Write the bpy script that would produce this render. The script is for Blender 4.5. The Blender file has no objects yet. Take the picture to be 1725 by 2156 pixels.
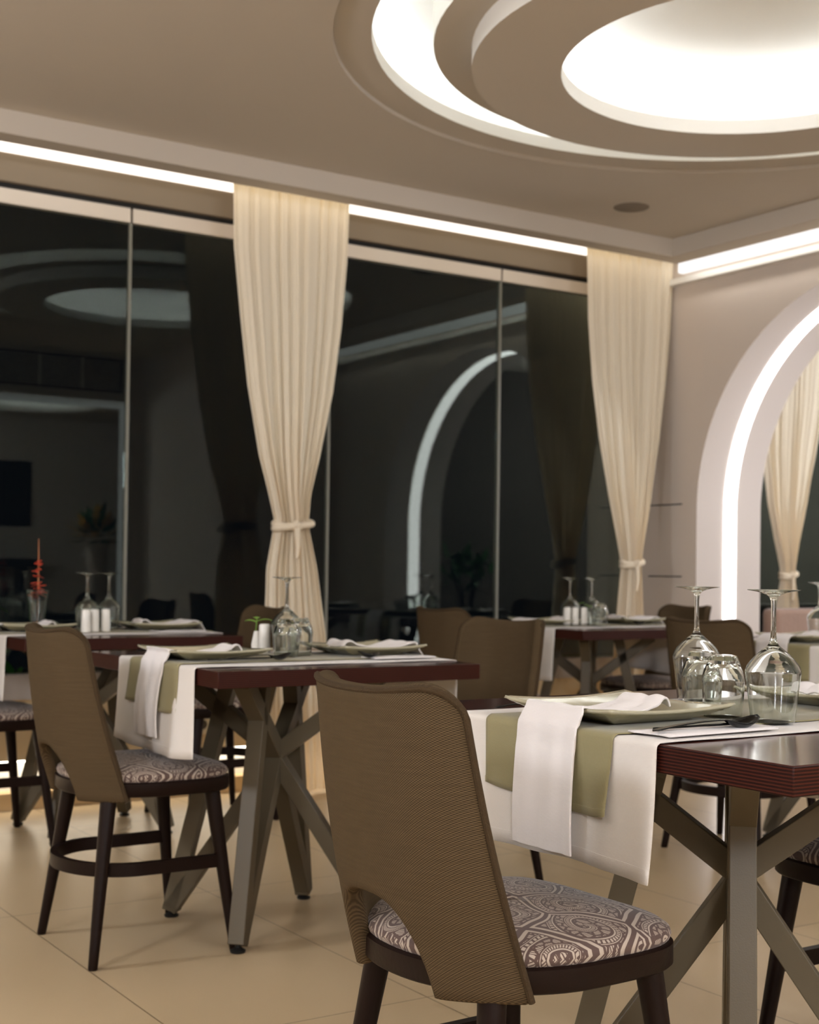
import bpy, bmesh, math, random
from mathutils import Vector, Matrix
random.seed(7)
PI = math.pi
scene = bpy.context.scene
COL = scene.collection

# ------------------------------------------------------------------ camera
F, CX, CY, H = 2897.0, 862.5, 1151.0, 1.0
pitch, az, roll = math.radians(1.0), math.radians(56.9), math.radians(.77)
fw = Vector((math.cos(az)*math.cos(pitch), math.sin(az)*math.cos(pitch), math.sin(pitch)))
r0 = Vector((math.sin(az), -math.cos(az), 0)); u0 = r0.cross(fw)
rt = r0*math.cos(roll) + u0*math.sin(roll); up = u0*math.cos(roll) - r0*math.sin(roll)
cam_data = bpy.data.cameras.new('camera'); cam = bpy.data.objects.new('camera', cam_data); COL.objects.link(cam)
cam.matrix_world = Matrix(((rt.x, up.x, -fw.x, 0), (rt.y, up.y, -fw.y, 0), (rt.z, up.z, -fw.z, H), (0, 0, 0, 1)))
cam_data.sensor_fit = 'HORIZONTAL'; cam_data.sensor_width = 24.0
cam_data.lens = F/1725*24
cam_data.shift_y = (CY-1078.0)/1725
cam_data.clip_start = .05
cam_data.dof.use_dof = True; cam_data.dof.focus_distance = 2.1; cam_data.dof.aperture_fstop = 5.8
scene.camera = cam

# ------------------------------------------------------------------ world, exposure
world = bpy.data.worlds.new('night'); scene.world = world; world.use_nodes = True
wb = world.node_tree.nodes['Background']; wb.inputs[0].default_value = (.05, .07, .1, 1); wb.inputs[1].default_value = .012
vs = scene.view_settings
vs.view_transform = 'Standard'; vs.look = 'None'; vs.gamma = 1; vs.exposure = 1.58; vs.use_curve_mapping = False
E_DOME, E_TROUGH, E_SLIT_WIN, E_SLIT, E_ARCH, E_SILL, E_FILL_GLOBE, E_WASH = 4.3, 3.6, .75, .45, 2.4, 3.8, 38, 4.0
cy_ = scene.cycles
cy_.max_bounces = 14; cy_.diffuse_bounces = 5; cy_.glossy_bounces = 6; cy_.transmission_bounces = 12; cy_.transparent_max_bounces = 16
cy_.caustics_reflective = False; cy_.caustics_refractive = False; cy_.sample_clamp_indirect = 6
cy_.use_denoising = True

# ------------------------------------------------------------------ materials
def lin(c):
    return tuple((v/255/12.92 if v/255 <= .04045 else ((v/255+.055)/1.055)**2.4) for v in c) + (1,)
def mat(name, col, rough=.6, metal=0, spec=.5, coat=0, trans=0, ior=1.5, sheen=0, bump=None):
    m = bpy.data.materials.new(name); m.use_nodes = True
    nt = m.node_tree; b = nt.nodes['Principled BSDF']
    b.inputs['Base Color'].default_value = lin(col); b.inputs['Roughness'].default_value = rough
    b.inputs['Metallic'].default_value = metal; b.inputs['Specular IOR Level'].default_value = spec
    b.inputs['Coat Weight'].default_value = coat; b.inputs['Transmission Weight'].default_value = trans
    b.inputs['IOR'].default_value = ior; b.inputs['Sheen Weight'].default_value = sheen
    if bump:
        sc, st = bump
        tc = nt.nodes.new('ShaderNodeTexCoord'); n = nt.nodes.new('ShaderNodeTexNoise'); n.inputs['Scale'].default_value = sc
        n.inputs['Detail'].default_value = 4
        bp = nt.nodes.new('ShaderNodeBump'); bp.inputs['Strength'].default_value = st; bp.inputs['Distance'].default_value = .01
        nt.links.new(tc.outputs['Object'], n.inputs['Vector']); nt.links.new(n.outputs['Fac'], bp.inputs['Height'])
        nt.links.new(bp.outputs['Normal'], b.inputs['Normal'])
    return m
def emis(name, col, s):
    m = bpy.data.materials.new(name); m.use_nodes = True; nt = m.node_tree
    nt.nodes.remove(nt.nodes['Principled BSDF'])
    e = nt.nodes.new('ShaderNodeEmission'); e.inputs[0].default_value = lin(col); e.inputs[1].default_value = s
    nt.links.new(e.outputs[0], nt.nodes['Material Output'].inputs[0]); return m
def N(nt, t, **k):
    n = nt.nodes.new(t)
    for a, b in k.items(): setattr(n, a, b)
    return n
def math_(nt, op, a, b=None, c=None):
    n = nt.nodes.new('ShaderNodeMath'); n.operation = op
    for i, v in enumerate((a, b, c)):
        if v is None: continue
        if isinstance(v, (int, float)): n.inputs[i].default_value = v
        else: nt.links.new(v, n.inputs[i])
    return n.outputs[0]
def mixc(nt, fac, a, b):
    n = nt.nodes.new('ShaderNodeMix'); n.data_type = 'RGBA'
    if isinstance(fac, (int, float)): n.inputs[0].default_value = fac
    else: nt.links.new(fac, n.inputs[0])
    for i, v in ((6, a), (7, b)):
        if isinstance(v, tuple): n.inputs[i].default_value = v
        else: nt.links.new(v, n.inputs[i])
    return n.outputs[2]

M = {}
M['ceil'] = mat('ceiling_paint', (192, 183, 170), .9, spec=.2)
M['wall'] = mat('wall_paint', (206, 194, 182), .85, spec=.25, bump=(40, .03))
M['reveal'] = mat('arch_paint', (206, 198, 192), .8, spec=.25)
M['cove'] = mat('cove_paint', (232, 230, 224), .9, spec=.2)
M['header'] = mat('header_paint_shaded', (138, 126, 110), .8, spec=.3)  # darker than the wall paint, in place of shade under the ceiling lip
M['sillpaint'] = mat('sill_stone', (178, 168, 158), .6)
M['lowwall'] = mat('low_wall_paint', (204, 180, 140), .8)
M['skirt'] = mat('skirting_tile', (205, 175, 130), .45)
M['rail'] = mat('rail_metal', (222, 214, 204), .4, metal=.3)
M['strip'] = mat('edge_gasket', (128, 128, 118), .4)
M['black'] = mat('black_gap', (14, 13, 12), .6)
M['led'] = emis('led_white', (255, 250, 246), E_SLIT)
M['wallglow'] = emis('lit_wall_glow', (255, 240, 226), E_SLIT_WIN)
M['ledarch'] = emis('led_arch', (255, 248, 248), E_ARCH)
M['leddome'] = emis('led_dome', (244, 249, 255), E_DOME)
M['ledtrough'] = emis('led_trough', (244, 249, 255), E_TROUGH)
M['ledsill'] = emis('led_sill', (255, 244, 224), E_SILL)
M['darkwood'] = mat('dark_stained_wood', (24, 12, 8), .42, spec=.16, bump=(120, .05))
M['leg_metal'] = mat('taupe_powder_coat', (90, 81, 64), .42, spec=.4, bump=(400, .04))
M['rubber'] = mat('black_rubber', (15, 15, 15), .5)
M['black_cutlery'] = mat('black_cutlery', (24, 23, 22), .22, metal=.6, spec=.6)
M['ceramic'] = mat('sage_ceramic', (172, 167, 142), .10, spec=.6, coat=1.0, bump=(16, .16))
M['white_ceramic'] = mat('white_ceramic', (225, 222, 214), .3, coat=.3)
M['grey_disc'] = mat('grey_grille', (120, 108, 94), .7)
M['darkframe'] = mat('dark_frame', (28, 24, 22), .4)
M['leaf'] = mat('leaf', (46, 92, 34), .5)
M['leaf2'] = mat('leaf_bright', (110, 150, 50), .5)
M['petal'] = mat('petal', (205, 70, 42), .5)
M['petal2'] = mat('petal_pale', (216, 140, 90), .5)
M['yellow'] = mat('petal_yellow', (196, 150, 60), .5)
M['earth'] = mat('night_ground', (40, 40, 38), .9)
M['pink'] = mat('rose_velvet', (146, 118, 102), .8, sheen=.5, bump=(60, .3))
M['ply'] = mat('laminate_edge', (90, 36, 24), .3, coat=.3)

def glass_mat():
    m = bpy.data.materials.new('clear_glass'); m.use_nodes = True; nt = m.node_tree
    nt.nodes.remove(nt.nodes['Principled BSDF'])
    g = N(nt, 'ShaderNodeBsdfGlass'); g.inputs['Roughness'].default_value = 0; g.inputs['IOR'].default_value = 1.5
    g.inputs['Color'].default_value = (.97, .985, .975, 1)
    nt.links.new(g.outputs[0], nt.nodes['Material Output'].inputs[0]); return m
M['glass'] = glass_mat()
def pane_mat():
    m = bpy.data.materials.new('window_glass'); m.use_nodes = True; nt = m.node_tree
    nt.nodes.remove(nt.nodes['Principled BSDF'])
    t = N(nt, 'ShaderNodeBsdfTransparent'); t.inputs[0].default_value = (.9, .93, .91, 1)
    g = N(nt, 'ShaderNodeBsdfGlossy'); g.inputs['Roughness'].default_value = 0; g.inputs[0].default_value = (.9, 1, .96, 1)
    f = N(nt, 'ShaderNodeFresnel'); f.inputs[0].default_value = 1.5
    mx = N(nt, 'ShaderNodeMixShader')
    nt.links.new(math_(nt, 'MULTIPLY', f.outputs[0], .56), mx.inputs[0]); nt.links.new(t.outputs[0], mx.inputs[1]); nt.links.new(g.outputs[0], mx.inputs[2])
    nt.links.new(mx.outputs[0], nt.nodes['Material Output'].inputs[0]); return m
M['pane'] = pane_mat()

def floor_mat():
    m = mat('floor_tiles', (190, 168, 132), .3, spec=.45); nt = m.node_tree; b = nt.nodes['Principled BSDF']
    geo = N(nt, 'ShaderNodeNewGeometry'); sx = N(nt, 'ShaderNodeSeparateXYZ'); nt.links.new(geo.outputs['Position'], sx.inputs[0])
    def seam(o, off, size):
        a = math_(nt, 'DIVIDE', math_(nt, 'SUBTRACT', o, off), size)
        fr = math_(nt, 'FRACT', a); d = math_(nt, 'MINIMUM', fr, math_(nt, 'SUBTRACT', 1.0, fr))
        return math_(nt, 'LESS_THAN', math_(nt, 'MULTIPLY', d, size), .0016)
    g = math_(nt, 'MAXIMUM', seam(sx.outputs[0], 1.215, .605), seam(sx.outputs[1], 2.69, 1.22))
    n1 = N(nt, 'ShaderNodeTexNoise'); n1.inputs['Scale'].default_value = 2.5; n1.inputs['Detail'].default_value = 8
    nt.links.new(geo.outputs['Position'], n1.inputs['Vector'])
    n2 = N(nt, 'ShaderNodeTexNoise'); n2.inputs['Scale'].default_value = 260; nt.links.new(geo.outputs['Position'], n2.inputs['Vector'])
    c = mixc(nt, n1.outputs['Fac'], lin((184, 163, 130)), lin((200, 178, 143)))
    c = mixc(nt, math_(nt, 'MULTIPLY', n2.outputs['Fac'], .25), c, lin((170, 146, 112)))
    c = mixc(nt, g, c, lin((112, 92, 68)))
    nt.links.new(c, b.inputs['Base Color'])
    nt.links.new(math_(nt, 'MULTIPLY_ADD', n1.outputs['Fac'], .15, .26), b.inputs['Roughness'])
    bp = N(nt, 'ShaderNodeBump'); bp.inputs['Strength'].default_value = .5; bp.inputs['Distance'].default_value = .002
    nt.links.new(math_(nt, 'SUBTRACT', 1.0, g), bp.inputs['Height']); nt.links.new(bp.outputs['Normal'], b.inputs['Normal'])
    return m
M['floor'] = floor_mat()

def weave_mat():
    # two-tone woven upholstery: u runs along the backrest (UV, metres)
    m = mat('brown_weave', (112, 88, 58), .9, spec=.08); nt = m.node_tree; b = nt.nodes['Principled BSDF']
    uv = N(nt, 'ShaderNodeUVMap'); sx = N(nt, 'ShaderNodeSeparateXYZ'); nt.links.new(uv.outputs[0], sx.inputs[0])
    P = 2*PI/.0036
    a = math_(nt, 'SINE', math_(nt, 'MULTIPLY', sx.outputs[0], P)); c_ = math_(nt, 'SINE', math_(nt, 'MULTIPLY', sx.outputs[1], P))
    w = math_(nt, 'MULTIPLY_ADD', math_(nt, 'MULTIPLY', a, c_), .5, .5)
    w = math_(nt, 'SMOOTH_MIN', w, 1.0, .1)
    n = N(nt, 'ShaderNodeTexNoise'); n.inputs['Scale'].default_value = 55; n.inputs['Detail'].default_value = 3
    mp = N(nt, 'ShaderNodeMapping'); mp.inputs['Scale'].default_value = (.35, 4, 1); nt.links.new(uv.outputs[0], mp.inputs[0]); nt.links.new(mp.outputs[0], n.inputs['Vector'])
    c = mixc(nt, w, lin((44, 35, 24)), lin((108, 91, 67)))
    c = mixc(nt, math_(nt, 'MULTIPLY', n.outputs['Fac'], .55), c, lin((60, 49, 35)))
    nt.links.new(c, b.inputs['Base Color'])
    bp = N(nt, 'ShaderNodeBump'); bp.inputs['Strength'].default_value = .5; bp.inputs['Distance'].default_value = .0012
    nt.links.new(w, bp.inputs['Height']); nt.links.new(bp.outputs['Normal'], b.inputs['Normal'])
    return m
M['weave'] = weave_mat()
M['piping'] = mat('piping_cord', (66, 52, 34), .8, spec=.2, bump=(600, .5))

def paisley_mat():
    m = mat('paisley_fabric', (96, 76, 70), .75, spec=.3, sheen=.15); nt = m.node_tree; b = nt.nodes['Principled BSDF']
    tc = N(nt, 'ShaderNodeTexCoord')
    wn = N(nt, 'ShaderNodeTexNoise'); wn.inputs['Scale'].default_value = 5; nt.links.new(tc.outputs['Object'], wn.inputs['Vector'])
    wa = N(nt, 'ShaderNodeVectorMath', operation='SUBTRACT'); nt.links.new(wn.outputs['Color'], wa.inputs[0]); wa.inputs[1].default_value = (.5, .5, .5)
    ws = N(nt, 'ShaderNodeVectorMath', operation='SCALE'); nt.links.new(wa.outputs[0], ws.inputs[0]); ws.inputs['Scale'].default_value = .10
    wv = N(nt, 'ShaderNodeVectorMath', operation='ADD'); nt.links.new(tc.outputs['Object'], wv.inputs[0]); nt.links.new(ws.outputs[0], wv.inputs[1])
    sx = N(nt, 'ShaderNodeSeparateXYZ'); nt.links.new(wv.outputs[0], sx.inputs[0])
    cb = N(nt, 'ShaderNodeCombineXYZ'); nt.links.new(sx.outputs[0], cb.inputs[0]); nt.links.new(sx.outputs[1], cb.inputs[1])
    def vor(scale, feat='F1'):
        v = N(nt, 'ShaderNodeTexVoronoi', voronoi_dimensions='2D', feature=feat); v.inputs['Scale'].default_value = scale
        nt.links.new(cb.outputs[0], v.inputs['Vector']); return v
    v = vor(8.5)
    d = v.outputs['Distance']
    df = N(nt, 'ShaderNodeVectorMath', operation='SUBTRACT'); nt.links.new(cb.outputs[0], df.inputs[0]); nt.links.new(v.outputs['Position'], df.inputs[1])
    s2 = N(nt, 'ShaderNodeSeparateXYZ'); nt.links.new(df.outputs[0], s2.inputs[0])
    ang = math_(nt, 'ARCTAN2', s2.outputs[1], s2.outputs[0])
    sp = math_(nt, 'ADD', math_(nt, 'MULTIPLY', d, 24.0), ang)          # spiral bands
    band = math_(nt, 'FRACT', math_(nt, 'DIVIDE', sp, 2*PI))
    hat = math_(nt, 'GREATER_THAN', math_(nt, 'SINE', math_(nt, 'MULTIPLY', ang, 46.0)), -.25)
    hatd = math_(nt, 'GREATER_THAN', math_(nt, 'SINE', math_(nt, 'MULTIPLY', math_(nt, 'ADD', sx.outputs[0], sx.outputs[1]), 1500.0)), -.3)
    def between(x, lo, hi): return math_(nt, 'MULTIPLY', math_(nt, 'GREATER_THAN', x, lo), math_(nt, 'LESS_THAN', x, hi))
    b1 = between(band, .02, .10)
    b2 = math_(nt, 'MULTIPLY', between(band, .14, .30), hat)
    b3 = between(band, .34, .38)
    v2 = vor(75, 'DISTANCE_TO_EDGE')
    leaf = math_(nt, 'MULTIPLY', math_(nt, 'GREATER_THAN', v2.outputs['Distance'], .13), hatd)
    b4 = math_(nt, 'MULTIPLY', between(band, .45, .88), leaf)
    ve = vor(8.5, 'DISTANCE_TO_EDGE')
    e1 = between(ve.outputs['Distance'], .035, .075)
    e0 = math_(nt, 'LESS_THAN', ve.outputs['Distance'], .10)
    pat = math_(nt, 'MAXIMUM', math_(nt, 'MAXIMUM', b1, b2), math_(nt, 'MAXIMUM', b3, b4))
    pat = math_(nt, 'MULTIPLY', pat, math_(nt, 'SUBTRACT', 1.0, e0))
    pat = math_(nt, 'MAXIMUM', pat, e1)
    c = mixc(nt, pat, lin((84, 66, 60)), lin((172, 158, 144)))
    nt.links.new(c, b.inputs['Base Color'])
    bp = N(nt, 'ShaderNodeBump'); bp.inputs['Strength'].default_value = .4; bp.inputs['Distance'].default_value = .001
    nt.links.new(pat, bp.inputs['Height']); nt.links.new(bp.outputs['Normal'], b.inputs['Normal'])
    return m
M['paisley'] = paisley_mat()

def tabletop_mat():
    m = mat('mahogany_top', (72, 28, 20), .17, spec=.5, coat=.08); nt = m.node_tree; b = nt.nodes['Principled BSDF']
    b.inputs['Coat Roughness'].default_value = .12; b.inputs['Specular Tint'].default_value = (1, .86, .80, 1)
    tc = N(nt, 'ShaderNodeTexCoord'); mp = N(nt, 'ShaderNodeMapping'); mp.inputs['Scale'].default_value = (3, 60, 3)
    nt.links.new(tc.outputs['Object'], mp.inputs[0])
    n = N(nt, 'ShaderNodeTexNoise'); n.inputs['Scale'].default_value = 2; n.inputs['Detail'].default_value = 5; nt.links.new(mp.outputs[0], n.inputs['Vector'])
    nt.links.new(mixc(nt, n.outputs['Fac'], lin((44, 16, 12)), lin((74, 30, 21))), b.inputs['Base Color'])
    return m
M['top'] = tabletop_mat()
def edge_mat():
    m = mat('laminated_edge', (80, 34, 24), .4, spec=.15); nt = m.node_tree; b = nt.nodes['Principled BSDF']
    tc = N(nt, 'ShaderNodeTexCoord'); sx = N(nt, 'ShaderNodeSeparateXYZ'); nt.links.new(tc.outputs['Object'], sx.inputs[0])
    n = N(nt, 'ShaderNodeTexNoise'); n.inputs['Scale'].default_value = 14; nt.links.new(tc.outputs['Object'], n.inputs['Vector'])
    z = math_(nt, 'MULTIPLY_ADD', n.outputs['Fac'], .0006, sx.outputs[2])
    w = math_(nt, 'MULTIPLY_ADD', math_(nt, 'SINE', math_(nt, 'MULTIPLY', z, 2*PI/.0048)), .5, .5)
    w = math_(nt, 'POWER', w, 2.0)
    nt.links.new(mixc(nt, w, lin((32, 12, 8)), lin((70, 31, 21))), b.inputs['Base Color'])
    return m
M['edge'] = edge_mat()
def cloth_mat(name, col, sc=900):
    m = mat(name, col, .9, spec=.15, sheen=.2); nt = m.node_tree; b = nt.nodes['Principled BSDF']
    tc = N(nt, 'ShaderNodeTexCoord')
    wv1 = N(nt, 'ShaderNodeTexWave', bands_direction='Y'); wv1.inputs['Scale'].default_value = 160; wv1.inputs['Distortion'].default_value = 1
    wv2 = N(nt, 'ShaderNodeTexWave', bands_direction='Z'); wv2.inputs['Scale'].default_value = 160; wv2.inputs['Distortion'].default_value = 1
    n = N(nt, 'ShaderNodeTexNoise'); n.inputs['Scale'].default_value = 22; n.inputs['Detail'].default_value = 3
    for q in (wv1, wv2, n): nt.links.new(tc.outputs['Object'], q.inputs['Vector'])
    h = math_(nt, 'ADD', math_(nt, 'MULTIPLY', math_(nt, 'ADD', wv1.outputs['Fac'], wv2.outputs['Fac']), .12), n.outputs['Fac'])
    bp = N(nt, 'ShaderNodeBump'); bp.inputs['Strength'].default_value = .25; bp.inputs['Distance'].default_value = .006
    nt.links.new(h, bp.inputs['Height']); nt.links.new(bp.outputs['Normal'], b.inputs['Normal'])
    return m
M['linen'] = cloth_mat('white_linen', (214, 209, 203))
M['napkin'] = cloth_mat('white_napkin', (224, 219, 217))
M['olive'] = cloth_mat('olive_linen', (140, 132, 98))
def curtain_mat():
    m = bpy.data.materials.new('sheer_curtain'); m.use_nodes = True; nt = m.node_tree
    b = nt.nodes['Principled BSDF']; b.inputs['Base Color'].default_value = lin((250, 240, 218)); b.inputs['Roughness'].default_value = .9
    b.inputs['Specular IOR Level'].default_value = .1
    t = N(nt, 'ShaderNodeBsdfTranslucent'); t.inputs[0].default_value = lin((232, 208, 172))
    mx = N(nt, 'ShaderNodeMixShader'); mx.inputs[0].default_value = .27
    nt.links.new(b.outputs[0], mx.inputs[1]); nt.links.new(t.outputs[0], mx.inputs[2])
    nt.links.new(mx.outputs[0], nt.nodes['Material Output'].inputs[0]); return m
M['curtain'] = curtain_mat()

# ------------------------------------------------------------------ mesh helpers
class MB:
    def __init__(s): s.v, s.f, s.m, s.uv = [], [], [], {}
    def add(s, vs_, fs, mi=0):
        o = len(s.v); s.v += [tuple(p) for p in vs_]
        for f in fs: s.f.append([i+o for i in f]); s.m.append(mi)
        return o
    def box(s, x0, x1, y0, y1, z0, z1, mi=0):
        s.add([(x0,y0,z0),(x1,y0,z0),(x1,y1,z0),(x0,y1,z0),(x0,y0,z1),(x1,y0,z1),(x1,y1,z1),(x0,y1,z1)],
              [(0,3,2,1),(4,5,6,7),(0,1,5,4),(1,2,6,5),(2,3,7,6),(3,0,4,7)], mi)
    def grid(s, P, mi=0, close_u=False):
        nu, nv = len(P), len(P[0]); vs_ = [p for r in P for p in r]; fs = []
        for i in range(nu if close_u else nu-1):
            for j in range(nv-1):
                a = i*nv+j; b = ((i+1) % nu)*nv+j; fs.append((a, b, b+1, a+1))
        return s.add(vs_, fs, mi)
    def beam(s, a, b, w, h=None, mi=0, ref=Vector((0, 0, 1)), cut=True):
        a, b = Vector(a), Vector(b); h = h or w; d = (b-a).normalized()
        x = d.cross(ref).normalized(); y = x.cross(d).normalized()
        vs_ = [p+x*sx*w/2+y*sy*h/2 for p in (a, b) for sx, sy in ((-1,-1),(1,-1),(1,1),(-1,1))]
        s.add(vs_, [(0,1,2,3),(7,6,5,4),(0,4,5,1),(1,5,6,2),(2,6,7,3),(3,7,4,0)], mi)
    def tube(s, pts, rs, n=16, mi=0, close=False, sy=1.0):
        pts = [Vector(p) for p in pts]
        if not hasattr(rs, '__len__'): rs = [rs]*len(pts)
        rows = []; prev = None
        for i, p in enumerate(pts):
            if close: d = pts[(i+1) % len(pts)]-pts[i-1]
            else: d = pts[min(i+1, len(pts)-1)]-pts[max(i-1, 0)]
            d.normalize()
            if prev is None:
                ref = Vector((0, 0, 1)) if abs(d.z) < .9 else Vector((1, 0, 0)); x = d.cross(ref).normalized()
            else: x = (prev-d*prev.dot(d)).normalized()
            prev = x; y = d.cross(x)
            rows.append([p+(x*math.cos(2*PI*k/n)+y*math.sin(2*PI*k/n)*sy)*rs[i] for k in range(n)])
        o = len(s.v); s.v += [tuple(q) for r in rows for q in r]; L = len(rows)
        for i in range(L if close else L-1):
            for k in range(n):
                a = o+i*n+k; b = o+i*n+(k+1) % n; c = o+((i+1) % L)*n+(k+1) % n; d_ = o+((i+1) % L)*n+k
                s.f.append([a, b, c, d_]); s.m.append(mi)
        if not close:
            s.f.append([o+k for k in range(n)][::-1]); s.m.append(mi)
            s.f.append([o+(L-1)*n+k for k in range(n)]); s.m.append(mi)
    def lathe(s, prof, n=48, c=(0, 0, 0), mi=0, a0=0):
        o = len(s.v); ids = []
        for r, z in prof:
            if r < 1e-6: s.v.append((c[0], c[1], c[2]+z)); ids.append([len(s.v)-1]*n)
            else:
                row = []
                for k in range(n):
                    a = a0+2*PI*k/n; s.v.append((c[0]+r*math.cos(a), c[1]+r*math.sin(a), c[2]+z)); row.append(len(s.v)-1)
                ids.append(row)
        for i in range(len(ids)-1):
            for k in range(n):
                q = [ids[i][k], ids[i][(k+1) % n], ids[i+1][(k+1) % n], ids[i+1][k]]
                u = []
                for t in q:
                    if t not in u: u.append(t)
                if len(u) > 2: s.f.append(u); s.m.append(mi)
    def build(s, name, mats, parent=None, smooth=True, bevel=0, angle=35, solid=None, sub=0, normals=True):
        me = bpy.data.meshes.new(name); me.from_pydata(s.v, [], s.f)
        if not isinstance(mats, (list, tuple)): mats = [mats]
        for m_ in mats: me.materials.append(m_)
        me.polygons.foreach_set('material_index', s.m)
        if s.uv:
            l = me.uv_layers.new(name='UVMap')
            for lp in me.loops: l.data[lp.index].uv = s.uv.get(lp.vertex_index, (0, 0))
        if normals:
            bm = bmesh.new(); bm.from_mesh(me); bmesh.ops.recalc_face_normals(bm, faces=bm.faces); bm.to_mesh(me); bm.free()
        me.update()
        if smooth:
            me.shade_smooth()
            me.set_sharp_from_angle(angle=math.radians(angle))
        o = bpy.data.objects.new(name, me); COL.objects.link(o)
        if solid:
            md = o.modifiers.new('solid', 'SOLIDIFY'); md.thickness = solid[0]; md.offset = solid[1]
        if bevel:
            md = o.modifiers.new('bevel', 'BEVEL'); md.width = bevel; md.segments = 3; md.limit_method = 'ANGLE'; md.angle_limit = math.radians(40)
        if sub:
            md = o.modifiers.new('sub', 'SUBSURF'); md.levels = sub; md.render_levels = sub
        if parent: o.parent = parent
        return o

def empty(name, loc=(0, 0, 0), rz=0):
    o = bpy.data.objects.new(name, None); COL.objects.link(o); o.location = loc; o.rotation_euler = (0, 0, rz); return o
def tag(o, label, cat, group=None, kind=None):
    o['label'] = label; o['category'] = cat
    if group: o['group'] = group
    if kind: o['kind'] = kind
    return o
def struct(mb, name, mats, **k):
    o = mb.build(name, mats, **k); o['kind'] = 'structure'; return o
def copy_tree(o, parent=None):
    c = o.copy(); COL.objects.link(c); c.parent = parent
    for ch in list(o.children): copy_tree(ch, c)
    return c
_protos = {}
def place(key, builder, loc, rz, label, cat, group=None):
    if key not in _protos: o = builder(); _protos[key] = o
    else:
        o = copy_tree(_protos[key])
    o.location = loc; o.rotation_euler = (0, 0, rz)
    for k in ('group',):
        if k in o: del o[k]
    return tag(o, label, cat, group)

# ------------------------------------------------------------------ room shell
WY, RX = 5.6, 5.2                 # window wall plane, right wall plane
ZC, ZL = 2.71, 2.62               # ceiling field, underside of the perimeter lip
b = MB(); b.box(-5, 9, -5, WY+.1, -.1, 0); struct(b, 'floor', M['floor'], smooth=False)
b = MB(); b.box(-6, 12, WY+.1, 14, -.16, -.06); struct(b, 'ground', M['earth'], smooth=False)

RINGS = [(3.37, 3.09), (-.75, 3.09), (4.38, -2.54), (.2, -2.54)]  # rings left of camera and rear left are unseen, added for room light
NS = 96
def ceiling():
    b = MB()
    R1, HB = 1.405, 1.45
    def plate(cx, cy):
        vs_, fs = [], []
        for k in range(NS):
            a = 2*PI*k/NS; c, s = math.cos(a), math.sin(a); q = HB/max(abs(c), abs(s))
            vs_ += [(cx+R1*c, cy+R1*s, ZC), (cx+q*c, cy+q*s, ZC)]
        for k in range(NS):
            i = 2*k; j = 2*((k+1) % NS); fs.append((i, i+1, j+1, j))
        b.add(vs_, fs)
    for c in RINGS: plate(*c)
    def q(x0, x1, y0, y1, z=ZC): b.add([(x0,y0,z),(x1,y0,z),(x1,y1,z),(x0,y1,z)], [(0,1,2,3)])
    XL, YL = 4.925, 5.135
    for (cx, cy), (x0, x1, y0, y1) in zip(RINGS, [(1.3, XL, .6, YL), (-5, 1.3, .6, YL), (2.2, 9, -5, .6), (-5, 2.2, -5, .6)]):
        q(x0, cx-HB, y0, y1); q(cx+HB, x1, y0, y1); q(cx-HB, cx+HB, y0, cy-HB); q(cx-HB, cx+HB, cy+HB, y1)
    # perimeter lips (dropped band) and slot roof above them
    b.box(-5, 5.062, YL, 5.245, ZL, ZC+.02); b.box(XL, 5.062, 2.0, YL, ZL, ZC+.02)
    q(-5, RX+.02, 5.245, WY+.1, 2.92); q(5.062, RX+.02, 2.0, 5.245, 2.92)
    b.box(-5, 5.062, 5.235, 5.245, ZC, 2.92); b.box(5.052, 5.062, 2.0, 5.245, ZC, 2.92)
    q(5.6, 9, .6, WY+.1, ZC)
    q(-5, 9, -5, WY+.1, 3.1)
    return struct(b, 'ceiling', M['ceil'], smooth=False)
ceiling()

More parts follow.
